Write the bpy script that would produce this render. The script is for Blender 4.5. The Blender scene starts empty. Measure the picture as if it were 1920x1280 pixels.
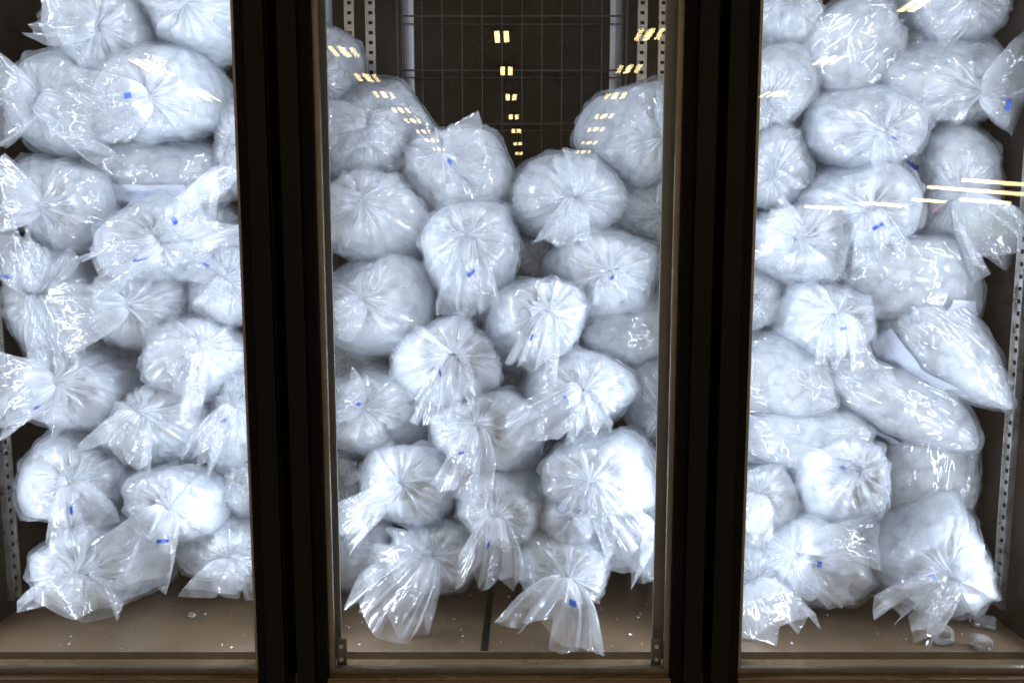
import bpy, math, random
import numpy as np
from mathutils import Vector, Matrix

# ------------------------------------------------------------------ camera, world, light, exposure
sc = bpy.context.scene
COL = sc.collection
F = 1387.0                       # focal length in photo pixels (photo 1920 wide)
PITCH = math.radians(6.07)
CAM = np.array([0.025, -1.318, 0.773])
cam = bpy.data.cameras.new('camera')
cam.sensor_width = 36.0
cam.lens = F / 1920.0 * 36.0
cam.clip_start = 0.02
cam.clip_end = 200.0
cam_ob = bpy.data.objects.new('camera', cam)
COL.objects.link(cam_ob)
cam_ob.location = CAM
cam_ob.rotation_euler = (math.pi / 2 - PITCH, 0, 0)
sc.camera = cam_ob

world = bpy.data.worlds.new('World')
sc.world = world
world.use_nodes = True
bg = world.node_tree.nodes['Background']
bg.inputs[0].default_value = (0.98, 0.74, 0.52, 1)
bg.inputs[1].default_value = 0.27

sc.view_settings.view_transform = 'Standard'
sc.view_settings.look = 'None'
sc.view_settings.exposure = 0.12
sc.view_settings.gamma = 1.0
sc.cycles.max_bounces = 12
sc.cycles.diffuse_bounces = 6
sc.cycles.glossy_bounces = 4
sc.cycles.transmission_bounces = 6
sc.cycles.transparent_max_bounces = 16
sc.cycles.caustics_reflective = False
sc.cycles.caustics_refractive = False
sc.cycles.sample_clamp_indirect = 45.0
sc.cycles.use_denoising = True
sc.cycles.use_light_tree = False
sc.cycles.use_adaptive_sampling = True
sc.cycles.adaptive_threshold = 0.035
sc.cycles.adaptive_min_samples = 24

def strip_light(name, loc, direction, length, watts, parent):
    l = bpy.data.lights.new(name, 'AREA')
    l.shape = 'RECTANGLE'
    l.size = 0.024
    l.size_y = length
    l.energy = watts
    l.color = (0.755, 0.83, 1.0)
    o = bpy.data.objects.new(name, l)
    COL.objects.link(o)
    o.location = loc
    d = Vector(direction).normalized()
    z = -d
    y = Vector((0, 0, 1))
    x = y.cross(z).normalized()
    o.rotation_euler = Matrix((x, y, z)).transposed().to_euler()
    o.parent = parent
    return o

# ------------------------------------------------------------------ pixel -> place (photo pixels, distance behind the glass)
CT, ST = math.cos(PITCH), math.sin(PITCH)
def ray(px, py):
    u = (px - 960.0) / F
    v = (640.0 - py) / F
    return np.array([u, CT + v * ST, v * CT - ST])
def P(px, py, y):
    d = ray(px, py)
    return CAM + d * ((y - CAM[1]) / d[1])
def PF(px, py, y):               # same, but stops on the cabinet floor
    p = P(px, py, y)
    if p[2] < 0.006:
        d = ray(px, py)
        p = CAM + d * ((0.006 - CAM[2]) / d[2])
    return p
def mpp(px, py, y):              # metres per photo pixel there
    d = ray(px, py)
    return (y - CAM[1]) / d[1] / F

# ------------------------------------------------------------------ materials
def mat(name):
    m = bpy.data.materials.new(name)
    m.use_nodes = True
    nt = m.node_tree
    for n in list(nt.nodes):
        nt.nodes.remove(n)
    out = nt.nodes.new('ShaderNodeOutputMaterial')
    def N(kind, **kw):
        n = nt.nodes.new('ShaderNode' + kind)
        for k, v in kw.items():
            if k in n.inputs:
                n.inputs[k].default_value = v
            else:
                setattr(n, k, v)
        return n
    L = nt.links.new
    return m, nt, out, N, L

def ramp(N, stops):
    r = N('ValToRGB')
    e = r.color_ramp.elements
    e[0].position, e[0].color = stops[0][0], stops[0][1]
    e[1].position, e[1].color = stops[-1][0], stops[-1][1]
    for p, c in stops[1:-1]:
        x = e.new(p); x.color = c
    return r
def g(v):
    return (v, v, v, 1)

def simple(name, col, rough=0.5, metal=0.0, spec=0.5, noise=0.0, scale=20.0, bump=0.0, stretch=(1, 1, 1), rvar=0.0):
    m, nt, out, N, L = mat(name)
    b = N('BsdfPrincipled')
    b.inputs['Base Color'].default_value = (*col, 1)
    b.inputs['Roughness'].default_value = rough
    b.inputs['Metallic'].default_value = metal
    b.inputs['Specular IOR Level'].default_value = spec
    L(b.outputs[0], out.inputs[0])
    if noise or bump or rvar:
        tc = N('TexCoord'); mp = N('Mapping'); mp.inputs['Scale'].default_value = stretch
        L(tc.outputs['Object'], mp.inputs[0])
        n = N('TexNoise', Scale=scale, Detail=7.0, Roughness=0.65)
        L(mp.outputs[0], n.inputs['Vector'])
        if noise:
            r = ramp(N, [(0.25, (*[c * (1 - noise) for c in col], 1)), (0.75, (*[min(1, c * (1 + noise)) for c in col], 1))])
            L(n.outputs[0], r.inputs[0]); L(r.outputs[0], b.inputs['Base Color'])
        if rvar:
            r2 = ramp(N, [(0.3, g(max(0.02, rough - rvar))), (0.7, g(min(1, rough + rvar)))])
            L(n.outputs[0], r2.inputs[0]); L(r2.outputs[0], b.inputs['Roughness'])
        if bump:
            bp = N('Bump', Strength=bump, Distance=0.002)
            L(n.outputs[0], bp.inputs['Height']); L(bp.outputs[0], b.inputs['Normal'])
    return m

def film_material(name, rough=0.10, tint=(0.93, 0.955, 1.0), bump=1.0, spec=0.075):
    """thin milky polyethylene: see-through, scattering and glossy, with gathered creases"""
    m, nt, out, N, L = mat(name)
    wr = N('Attribute', attribute_name='wr')
    mk = N('Attribute', attribute_name='milk')
    tc = N('TexCoord')
    n1 = N('TexNoise', Scale=3.4, Detail=2.4, Roughness=0.62); n1.noise_type = 'RIDGED_MULTIFRACTAL'
    L(wr.outputs['Vector'], n1.inputs['Vector'])
    n2 = N('TexNoise', Scale=30.0, Detail=2.6, Roughness=0.68, Distortion=0.6); n2.noise_type = 'RIDGED_MULTIFRACTAL'
    L(tc.outputs['Object'], n2.inputs['Vector'])
    a1 = N('Math', operation='MULTIPLY'); a1.inputs[1].default_value = 0.9
    L(n1.outputs[0], a1.inputs[0])
    a2 = N('Math', operation='MULTIPLY_ADD'); a2.inputs[1].default_value = 0.75
    L(n2.outputs[0], a2.inputs[0]); L(a1.outputs[0], a2.inputs[2])
    a3 = a2
    bp = N('Bump', Strength=bump, Distance=0.007)
    L(a3.outputs[0], bp.inputs['Height'])
    tr = N('BsdfTransparent'); tr.inputs[0].default_value = (0.975, 0.985, 0.99, 1)
    df = N('BsdfDiffuse'); df.inputs[0].default_value = (*tint, 1)
    tl = N('BsdfTranslucent'); tl.inputs[0].default_value = (*tint, 1)
    mx = N('MixShader'); mx.inputs[0].default_value = 0.5
    L(df.outputs[0], mx.inputs[1]); L(tl.outputs[0], mx.inputs[2])
    L(bp.outputs[0], df.inputs['Normal'])
    # where creases pile the film up it is milkier
    cr = N('MapRange'); cr.inputs[1].default_value = 1.25; cr.inputs[2].default_value = 2.0
    cr.inputs[3].default_value = 0.0; cr.inputs[4].default_value = 0.6
    L(a3.outputs[0], cr.inputs[0])
    ad = N('Math', operation='ADD', use_clamp=True)
    L(mk.outputs['Fac'], ad.inputs[0]); L(cr.outputs[0], ad.inputs[1])
    body = N('MixShader')
    L(ad.outputs[0], body.inputs[0]); L(tr.outputs[0], body.inputs[1]); L(mx.outputs[0], body.inputs[2])
    gl = N('BsdfGlossy'); gl.inputs['Roughness'].default_value = rough
    gl.inputs[0].default_value = (0.97, 0.985, 1.0, 1)
    L(bp.outputs[0], gl.inputs['Normal'])
    lw = N('LayerWeight'); lw.inputs[0].default_value = 0.5
    L(bp.outputs[0], lw.inputs['Normal'])
    pw = N('Math', operation='POWER'); pw.inputs[1].default_value = 4.0
    L(lw.outputs['Facing'], pw.inputs[0])
    fr = N('MapRange'); fr.inputs[3].default_value = spec; fr.inputs[4].default_value = 0.5
    L(pw.outputs[0], fr.inputs[0])
    fin = N('MixShader')
    L(fr.outputs[0], fin.inputs[0]); L(body.outputs[0], fin.inputs[1]); L(gl.outputs[0], fin.inputs[2])
    L(fin.outputs[0], out.inputs[0])
    return m

def ice_material():
    m, nt, out, N, L = mat('bagged_ice')
    b = N('BsdfPrincipled')
    b.inputs['Roughness'].default_value = 0.3
    b.inputs['IOR'].default_value = 1.31
    tc = N('TexCoord')
    oi = N('ObjectInfo')
    v = N('TexVoronoi', Scale=34.0, Randomness=1.0); v.feature = 'F1'
    ds = N('TexNoise', Scale=25.0, Detail=2.0)
    L(tc.outputs['Object'], ds.inputs['Vector'])
    mixv = N('Mix', data_type='VECTOR'); mixv.inputs[0].default_value = 0.035
    L(tc.outputs['Object'], mixv.inputs[4]); L(ds.outputs['Color'], mixv.inputs[5])
    L(mixv.outputs[1], v.inputs['Vector'])
    n = N('TexNoise', Scale=30.0, Detail=5.0, Roughness=0.74)
    L(tc.outputs['Object'], n.inputs['Vector'])
    r = ramp(N, [(0.30, (0.60, 0.68, 0.78, 1)), (0.50, (0.89, 0.92, 0.96, 1)), (0.70, (0.95, 0.97, 0.99, 1))])
    L(n.outputs[0], r.inputs[0])
    r2 = ramp(N, [(0.0, g(1.0)), (0.55, g(0.96)), (0.9, g(0.74))])
    sc_ = N('Math', operation='MULTIPLY'); sc_.inputs[1].default_value = 1.15
    L(v.outputs['Distance'], sc_.inputs[0]); L(sc_.outputs[0], r2.inputs[0])
    mu = N('Mix', data_type='RGBA', blend_type='MULTIPLY'); mu.inputs[0].default_value = 1.0
    L(r.outputs[0], mu.inputs[6]); L(r2.outputs[0], mu.inputs[7])
    L(mu.outputs[2], b.inputs['Base Color'])
    bp = N('Bump', Strength=0.6, Distance=0.006); bp.invert = True
    L(v.outputs['Distance'], bp.inputs['Height']); L(bp.outputs[0], b.inputs['Normal'])
    tl = N('BsdfTranslucent'); L(mu.outputs[2], tl.inputs[0])
    ms = N('MixShader'); ms.inputs[0].default_value = 0.40
    L(b.outputs[0], ms.inputs[1]); L(tl.outputs[0], ms.inputs[2])
    L(ms.outputs[0], out.inputs[0])
    return m

def pane_material():
    m, nt, out, N, L = mat('door_glass')
    tr = N('BsdfTransparent'); tr.inputs[0].default_value = (0.985, 0.992, 0.988, 1)
    gl = N('BsdfGlossy'); gl.inputs['Roughness'].default_value = 0.0
    lw = N('LayerWeight'); lw.inputs[0].default_value = 0.5
    pw = N('Math', operation='POWER'); pw.inputs[1].default_value = 5.0
    L(lw.outputs['Facing'], pw.inputs[0])
    fr = N('MapRange'); fr.inputs[3].default_value = 0.012; fr.inputs[4].default_value = 0.9
    L(pw.outputs[0], fr.inputs[0])
    mx = N('MixShader')
    tc = N('TexCoord')
    sm = N('TexNoise', Scale=5.0, Detail=4.0, Roughness=0.7, Distortion=1.5); L(tc.outputs['Object'], sm.inputs['Vector'])
    sr = N('MapRange'); sr.inputs[1].default_value = 0.45; sr.inputs[2].default_value = 0.8; sr.inputs[3].default_value = 0.0008; sr.inputs[4].default_value = 0.012
    L(sm.outputs[0], sr.inputs[0])
    dd = N('BsdfDiffuse'); dd.inputs[0].default_value = (0.8, 0.8, 0.8, 1)
    m0 = N('MixShader'); L(sr.outputs[0], m0.inputs[0]); L(tr.outputs[0], m0.inputs[1]); L(dd.outputs[0], m0.inputs[2])
    L(fr.outputs[0], mx.inputs[0]); L(m0.outputs[0], mx.inputs[1]); L(gl.outputs[0], mx.inputs[2])
    L(mx.outputs[0], out.inputs[0])
    return m

def emit(name, col, strength):
    m, nt, out, N, L = mat(name)
    e = N('Emission', Strength=strength); e.inputs[0].default_value = (*col, 1)
    L(e.outputs[0], out.inputs[0])
    return m

def print_material():
    """white panel print with blue lettering too crumpled to read"""
    m, nt, out, N, L = mat('printed_film')
    b = N('BsdfPrincipled'); b.inputs['Roughness'].default_value = 0.3
    uv = N('Attribute', attribute_name='pu')
    sx = N('SeparateXYZ'); L(uv.outputs['Vector'], sx.inputs[0])
    def mth(op, a, b=None):
        n = N('Math', operation=op)
        for q, v in enumerate((a, b)):
            if v is None: continue
            if isinstance(v, (int, float)): n.inputs[q].default_value = v
            else: L(v, n.inputs[q])
        return n.outputs[0]
    X, Y = sx.outputs[0], sx.outputs[1]
    n = N('TexNoise', Scale=1.0, Detail=2.0)
    mp = N('Mapping'); mp.inputs['Scale'].default_value = (90, 60, 1)
    L(uv.outputs['Vector'], mp.inputs[0]); L(mp.outputs[0], n.inputs['Vector'])
    letters = mth('MULTIPLY', mth('GREATER_THAN', n.outputs[0], 0.50), mth('LESS_THAN', mth('ABSOLUTE', mth('SUBTRACT', Y, 0.62)), 0.022))
    ex = mth('DIVIDE', mth('SUBTRACT', X, 0.52), 0.17); ey = mth('DIVIDE', mth('SUBTRACT', Y, 0.22), 0.11)
    inside = mth('LESS_THAN', mth('ADD', mth('MULTIPLY', ex, ex), mth('MULTIPLY', ey, ey)), 1.0)
    hatch = mth('GREATER_THAN', mth('SINE', mth('MULTIPLY', mth('ADD', Y, mth('MULTIPLY', X, 0.3)), 170.0)), -0.1)
    m2s = mth('MAXIMUM', mth('MULTIPLY', letters, 0.55), mth('MULTIPLY', mth('MULTIPLY', inside, hatch), 0.6))
    mx = N('Mix', data_type='RGBA')
    mx.inputs[6].default_value = (0.60, 0.64, 0.72, 1); mx.inputs[7].default_value = (0.16, 0.24, 0.58, 1)
    L(m2s, mx.inputs[0]); L(mx.outputs[2], b.inputs['Base Color'])
    L(b.outputs[0], out.inputs[0])
    return m

M = {}
M['film'] = film_material('bag_film')
M['tail'] = film_material('loose_film', rough=0.13, bump=0.8, spec=0.05)
M['ice'] = ice_material()
M['glass'] = pane_material()
M['print'] = print_material()
M['blue'] = simple('blue_print', (0.035, 0.10, 0.42), 0.35)
M['wire'] = simple('tie_wire', (0.03, 0.03, 0.028), 0.4, 0.6)
M['frame'] = simple('dark_bronze_frame', (0.0045, 0.0035, 0.003), 0.40, 0.0, 0.12, noise=0.25, scale=9, rvar=0.08)
M['frame_gap'] = simple('black_rubber', (0.002, 0.002, 0.0023), 0.6, 0.0, 0.1)
M['spacer'] = simple('aluminium_spacer', (0.24, 0.21, 0.17), 0.40, 0.8, noise=0.2, scale=40)
M['steel'] = simple('galvanised_steel', (0.55, 0.55, 0.53), 0.32, 0.95, noise=0.25, scale=35, rvar=0.1)
M['wall'] = simple('dark_cabinet_lining', (0.011, 0.007, 0.0055), 0.34, 0.1, 0.22, noise=0.5, scale=5, rvar=0.1)
M['panel'] = simple('dark_duct_panel', (0.007, 0.0045, 0.003), 0.30, 0.0, 0.06)
M['panel_edge'] = simple('panel_edge_led_sheen', (0.50, 0.52, 0.56), 0.40, 0.3)  # LED reflection on the curved panel edge, put into a pale grey colour
M['floor'] = simple('brown_cabinet_floor', (0.14, 0.094, 0.056), 0.16, 0.1, noise=0.2, scale=5, rvar=0.05)
M['sill'] = simple('bronze_sill', (0.17, 0.118, 0.062), 0.28, 0.35, noise=0.25, scale=14, stretch=(0.2, 1, 1), rvar=0.1)
M['latch'] = simple('brown_latch', (0.085, 0.065, 0.05), 0.35, 0.3, noise=0.3, scale=30)
M['rack'] = simple('dark_coated_wire', (0.030, 0.023, 0.018), 0.40, 0.3)
M['lens'] = emit('lit_lens', (0.82, 0.89, 1.0), 1.6)
M['housing'] = simple('lamp_housing', (0.25, 0.25, 0.25), 0.4, 0.6)
M['tube'] = emit('warm_tube', (1.0, 0.74, 0.34), 46.0)
def daylight():
    m, nt, out, N, L = mat('daylit_shop_window')
    tc = N('TexCoord'); n = N('TexNoise', Scale=3.5, Detail=5.0, Roughness=0.7); L(tc.outputs['Object'], n.inputs['Vector'])
    r = ramp(N, [(0.35, (0.05, 0.09, 0.02, 1)), (0.5, (0.55, 0.75, 0.15, 1)), (0.68, (1.0, 0.95, 0.75, 1))]); L(n.outputs[0], r.inputs[0])
    e = N('Emission', Strength=1.7); L(r.outputs[0], e.inputs[0]); L(e.outputs[0], out.inputs[0])
    return m
M['daylight'] = daylight()
def clear_ice():
    m, nt, out, N, L = mat('clear_ice')
    b = N('BsdfPrincipled'); b.inputs['Roughness'].default_value = 0.06; b.inputs['IOR'].default_value = 1.31
    b.inputs['Transmission Weight'].default_value = 0.88; b.inputs['Base Color'].default_value = (0.93, 0.96, 0.98, 1)
    tc = N('TexCoord'); n = N('TexNoise', Scale=70.0, Detail=4.0); L(tc.outputs['Object'], n.inputs['Vector'])
    bp = N('Bump', Strength=0.35, Distance=0.003); L(n.outputs[0], bp.inputs['Height']); L(bp.outputs[0], b.inputs['Normal'])
    L(b.outputs[0], out.inputs[0])
    return m
M['clear_ice'] = clear_ice()

# ------------------------------------------------------------------ object helpers
def link(name, me, m, parent=None):
    o = bpy.data.objects.new(name, me)
    COL.objects.link(o)
    if m is not None and not me.materials:
        me.materials.append(m)
    o.parent = parent
    return o
def empty(name, loc, label=None, cat=None, group=None):
    o = bpy.data.objects.new(name, None)
    COL.objects.link(o)
    o.location = loc
    o.empty_display_size = 0.05
    if label:
        o['label'] = label; o['category'] = cat
    if group:
        o['group'] = group
    return o
def tag(o, label, cat, group=None):
    o['label'] = label; o['category'] = cat
    if group:
        o['group'] = group

def grid_mesh(name, V, wrap_u, attrs=None, smooth=True):
    """V: (rows, cols, 3) -> mesh; wrap_u joins last column to first"""
    R, C, _ = V.shape
    idx = np.arange(R * C).reshape(R, C)
    if wrap_u:
        nx = np.roll(idx, -1, axis=1)
        q = np.stack([idx[:-1], nx[:-1], nx[1:], idx[1:]], -1).reshape(-1, 4)
    else:
        q = np.stack([idx[:-1, :-1], idx[:-1, 1:], idx[1:, 1:], idx[1:, :-1]], -1).reshape(-1, 4)
    me = bpy.data.meshes.new(name)
    me.vertices.add(R * C)
    me.vertices.foreach_set('co', V.reshape(-1).astype(np.float32))
    me.loops.add(q.size)
    me.loops.foreach_set('vertex_index', q.reshape(-1).astype(np.int32))
    me.polygons.add(len(q))
    me.polygons.foreach_set('loop_start', (np.arange(len(q)) * 4).astype(np.int32))
    me.polygons.foreach_set('use_smooth', np.full(len(q), smooth))
    me.update(calc_edges=True)
    for k, a in (attrs or {}).items():
        if a.ndim == 3:
            at = me.attributes.new(k, 'FLOAT_VECTOR', 'POINT')
            at.data.foreach_set('vector', a.reshape(-1).astype(np.float32))
        else:
            at = me.attributes.new(k, 'FLOAT', 'POINT')
            at.data.foreach_set('value', a.reshape(-1).astype(np.float32))
    return me

class MB:
    def __init__(s):
        s.v = []; s.f = []
    def box(s, x0, x1, y0, y1, z0, z1):
        b = len(s.v)
        s.v += [(x, y, z) for z in (z0, z1) for y in (y0, y1) for x in (x0, x1)]
        s.f += [tuple(b + i for i in q) for q in ((0, 2, 3, 1), (4, 5, 7, 6), (0, 1, 5, 4), (2, 6, 7, 3), (0, 4, 6, 2), (1, 3, 7, 5))]
        return s
    def prism(s, prof, z0, z1):            # prof: counter-clockwise xy outline
        b = len(s.v); n = len(prof)
        s.v += [(x, y, z0) for x, y in prof] + [(x, y, z1) for x, y in prof]
        s.f += [(b + i, b + (i + 1) % n, b + n + (i + 1) % n, b + n + i) for i in range(n)]
        s.f += [tuple(b + i for i in reversed(range(n))), tuple(b + n + i for i in range(n))]
        return s
    def tube(s, pts, r, n=8):
        pts = [Vector(p) for p in pts]
        b = len(s.v)
        for i, p in enumerate(pts):
            t = (pts[min(i + 1, len(pts) - 1)] - pts[max(i - 1, 0)]).normalized()
            a = Vector((0, 0, 1)) if abs(t.z) < 0.9 else Vector((1, 0, 0))
            x = t.cross(a).normalized(); y = t.cross(x)
            for k in range(n):
                an = 2 * math.pi * k / n
                s.v.append(tuple(p + (x * math.cos(an) + y * math.sin(an)) * r))
        for i in range(len(pts) - 1):
            for k in range(n):
                s.f.append((b + i * n + k, b + i * n + (k + 1) % n, b + (i + 1) * n + (k + 1) % n, b + (i + 1) * n + k))
        s.f.append(tuple(b + k for k in reversed(range(n))))
        s.f.append(tuple(b + (len(pts) - 1) * n + k for k in range(n)))
        return s
    def mesh(s, name):
        me = bpy.data.meshes.new(name)
        me.from_pydata(s.v, [], s.f)
        me.update()
        return me
    def build(s, name, m, parent=None, bevel=0.0):
        me = s.mesh(name)
        o = link(name, me, m, parent)
        if bevel:
            b = o.modifiers.new('bevel', 'BEVEL'); b.width = bevel; b.segments = 2; b.limit_method = 'ANGLE'
        return o

# ------------------------------------------------------------------ the freezer cabinet
HW = 1.083                # half width of the inside
BACK = 0.74
TOP = 1.78
cab = empty('glass_door_freezer', (0, 0, 0), 'dark bronze three-door glass freezer cabinet full of bagged ice', 'freezer')
MB().box(-HW, HW, 0.086, BACK, -0.03, 0.0).build('floor_panel', M['floor'], cab)
MB().box(-HW - 0.03, HW + 0.03, BACK, BACK + 0.03, -0.03, TOP).build('back_wall_panel', M['wall'], cab)
for s in (-1, 1):
    MB().box(min(s * HW, s * (HW + 0.03)), max(s * HW, s * (HW + 0.03)), 0.03, BACK - 0.001, -0.03, TOP).build('side_wall_panel', M['wall'], cab)
MB().box(-HW - 0.03, HW + 0.03, 0.03, BACK + 0.03, TOP + 0.001, TOP + 0.04).build('ceiling_panel', M['wall'], cab)
# sill in front of the floor, a step down
MB().box(-HW, HW, 0.031, 0.0815, -0.05, -0.012).build('door_sill', M['sill'], cab)
MB().box(-HW, HW, 0.0818, 0.0858, -0.03, 0.0030).build('floor_lip', M['spacer'], cab)
# dark joint running across the floor
j = MB()
x0 = P(925, 1090, 0.41)[0]; x1 = P(908, 1215, 0.10)[0]
j.v = [(x0 - 0.008, 0.60, 0.0025), (x0 + 0.008, 0.60, 0.0025), (x1 + 0.007, 0.087, 0.0025), (x1 - 0.007, 0.087, 0.0025),
       (x0 - 0.008, 0.60, 0.0005), (x0 + 0.008, 0.60, 0.0005), (x1 + 0.007, 0.087, 0.0005), (x1 - 0.007, 0.087, 0.0005)]
j.f = [(0, 3, 2, 1), (4, 5, 6, 7), (0, 1, 5, 4), (1, 2, 6, 5), (2, 3, 7, 6), (3, 0, 4, 7)]
j.build('floor_joint', M['frame_gap'], cab)

def duct_panel(xc, hw):
    y0, y1 = BACK - 0.055, BACK - 0.001
    MB().prism([(xc - hw, y0), (xc + hw, y0), (xc + hw, y0 + 0.008), (xc - hw, y0 + 0.008)], 0.05, TOP - 0.05).build('duct_panel', M['panel'], cab)
    for s in (-1, 1):
        pr = [(xc + s * (hw + 0.001), y1)] + [(xc + s * (hw + 0.001 + 0.034 * math.sin(a)), y0 + 0.036 - 0.035 * math.cos(a)) for a in np.linspace(0, math.pi / 2, 9)] + [(xc + s * (hw + 0.035), y1)]
        if s < 0:
            pr = pr[::-1]
        MB().prism(pr, 0.05, TOP - 0.05).build('duct_panel_edge', M['panel_edge'], cab)
for xc in (-0.745, 0.025, 0.795):
    duct_panel(xc, 0.255)

def shelf_standard(x, y, axis):
    """slotted steel upright; axis 'x' = faces the door, 's+'/'s-' = on a side wall"""
    b = MB(); w, d, z0, z1 = 0.026, 0.010, 0.035, TOP - 0.03
    def bx(a0, a1, c0, c1, e0, e1):
        if axis == 'x':
            b.box(x + a0, x + a1, y - c1, y - c0, e0, e1)
        elif axis == 's-':
            b.box(x + c0, x + c1, y + a0, y + a1, e0, e1)
        else:
            b.box(x - c1, x - c0, y + a0, y + a1, e0, e1)
    bx(-w / 2, -w / 2 + 0.003, 0.0, d + 0.004, z0, z1)
    bx(w / 2 - 0.003, w / 2, 0.0, d + 0.004, z0, z1)
    bx(-w / 2 + 0.0031, -0.0055, d - 0.003, d, z0, z1)
    bx(0.0055, w / 2 - 0.0031, d - 0.003, d, z0, z1)
    z = z0
    while z < z1:
        bx(-0.0054, 0.0054, d - 0.003, d - 0.0002, z, min(z + 0.0165, z1)); z += 0.0255
    return b.build('shelf_standard', M['steel'], cab)
for x in (-0.408, -0.352, 0.372, 0.428):
    shelf_standard(x, BACK - 0.0005, 'x')
shelf_standard(HW - 0.0005, 0.21, 's+')
shelf_standard(-HW + 0.0005, 0.252, 's-')

# wire racks hung before the duct panels
def wire_rack(xc, label):
    y = BACK - 0.085
    hw = 0.283
    rk = empty('wire_rack', (xc, y, 0.12), label, 'rack', 'wire racks on the back wall')
    vm = MB().tube([(0, 0, 0), (0, 0, 1.52)], 0.0013, 6).mesh('wire')
    n = 12
    for i in range(n):
        o = link('wire', vm, M['rack'], rk); o.location = (-hw + 2 * hw * i / (n - 1), 0.0035, 0)
    hb = MB().tube([(-hw - 0.012, 0, 0), (hw + 0.012, 0, 0)], 0.0022, 8).mesh('cross_wire')
    hb2 = MB().tube([(-hw - 0.006, 0, 0), (hw + 0.006, 0, 0)], 0.0015, 6).mesh('rear_wire')
    z = 0.07
    while z < 1.5:
        o = link('cross_wire', hb, M['rack'], rk); o.location = (0, -0.001, z)
        o = link('rear_wire', hb2, M['rack'], rk); o.location = (0, 0.024, z - 0.012)
        z += 0.1345
    for s in (-1, 1):
        ob = MB().tube([(s * (hw + 0.004), 0.026, 0.0), (s * (hw + 0.004), 0.026, 1.52)], 0.0030, 8).build('upright', M['rack'], rk)
        ob = MB().tube([(s * (hw + 0.012), 0.0, 0.01), (s * (hw + 0.012), 0.0, 1.52)], 0.0030, 8).build('upright', M['rack'], rk)
    return rk
wire_rack(0.025, 'dark wire rack hanging open above the dip in the ice pile')
wire_rack(0.795, 'dark wire rack almost hidden behind the tall bag stack beside the mullion')

# doors and mullions
FR = -0.022               # front face of the door frames
ZB = 0.002                # bottom of the glass opening
def door(xa, xb, name_label):
    """opening between xa and xb (visible glass edges)"""
    d = bpy.data.objects.new('door', None); COL.objects.link(d); d.parent = cab
    z0, z1 = ZB, TOP - 0.06
    for s, x in ((-1, xa), (1, xb)):
        # stile: raised face, then a step down to the glass
        o0, o1 = (x + s * 0.021, x + s * 0.054)
        MB().box(min(o0, o1), max(o0, o1), FR, 0.030, z0 - 0.075, z1 + 0.07).build('stile', M['frame'], d, 0.002)
        i0, i1 = (x + s * 0.0006, x + s * 0.0205)
        MB().box(min(i0, i1), max(i0, i1), FR + 0.010, 0.028, z0 - 0.02, z1 + 0.02).build('glazing_bead', M['frame_gap'], d, 0.001)
        k0, k1 = (x + s * 0.0003, x - s * 0.0095)
        MB().box(min(k0, k1), max(k0, k1), 0.0045, 0.0145, z0, z1).build('spacer_bar', M['spacer'], d)
    MB().box(xa - 0.0205, xb + 0.0205, FR, 0.030, z0 - 0.075, z0 - 0.0205).build('rail', M['frame'], d, 0.002)
    MB().box(xa + 0.0001, xb - 0.0001, FR + 0.010, 0.028, z0 - 0.0204, z0 - 0.0003).build('glazing_bead', M['sill'], d, 0.001)
    MB().box(xa - 0.0205, xb + 0.0205, FR, 0.030, z1 + 0.0205, z1 + 0.07).build('rail', M['frame'], d, 0.002)
    # ribbed bottom spacer
    b = MB(); b.box(xa + 0.0098, xb - 0.0098, 0.0050, 0.0140, z0, z0 + 0.010)
    n = int((xb - xa - 0.02) / 0.0042)
    for i in range(n):
        x = xa + 0.0105 + i * 0.0042
        b.box(x, x + 0.0021, 0.0046, 0.0144, z0 + 0.0101, z0 + 0.0118)
    b.build('spacer_bar', M['spacer'], d)
    b = MB()
    for i in range(int((xb - xa) / 0.0046)):
        x = xa + 0.002 + i * 0.0046
        b.box(x, x + 0.0026, FR + 0.0072, FR + 0.0098, z0 - 0.0185, z0 - 0.0035)
    b.build('ribbed_trim', M['spacer'], d)
    # two panes, the inner one bowed a little
    for y, k in ((0.0, 0.0), (0.0155, 0.0157)):
        xs = np.linspace(xa - 0.001, xb + 0.001, 41)
        xm = (xa + xb) / 2
        zs = np.array([z0 - 0.001, z1 + 0.001])
        X, Z = np.meshgrid(xs, zs)
        Y = y + k * (X - xm) ** 2
        fr = np.stack([X, Y, Z], -1)
        me = grid_mesh('glass_pane', fr, False)
        o = link('glass_pane', me, M['glass'], d)
        so = o.modifiers.new('thickness', 'SOLIDIFY'); so.thickness = 0.0035; so.offset = 0; so.use_rim = False
    return d
door(-0.319, 0.321, 'centre')
door(-1.089, -0.449, 'left')
door(0.447, 1.087, 'right')
for s in (-1, 1):
    xc = s * 0.385
    m_ = bpy.data.objects.new('mullion', None); COL.objects.link(m_); m_.parent = cab
    MB().box(xc - 0.060, xc + 0.060, 0.034, 0.060, -0.05, TOP).build('mullion_post', M['frame_gap'], m_)
    MB().box(xc - 0.0095, xc - 0.0070, -0.012, 0.0338, -0.07, TOP).build('gasket', M['frame'], m_)
    MB().box(xc - 0.085, xc + 0.076, 0.0605, 0.066, -0.0, TOP - 0.02).build('lamp_housing', M['housing'], m_)
    for t in (-1, 1):
        lx = xc + t * (0.033 if t * s < 0 else 0.080)
        MB().box(lx - 0.0125, lx + 0.0125, 0.0665, 0.0735, 0.02, TOP - 0.05).build('lamp_lens', M['lens'], m_, 0.002)
        strip_light('led_strip', (lx + t * 0.004, 0.0765, 0.86), (t * 1.0, 0.02, 0.0), 1.60, 11.5, m_)
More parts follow.
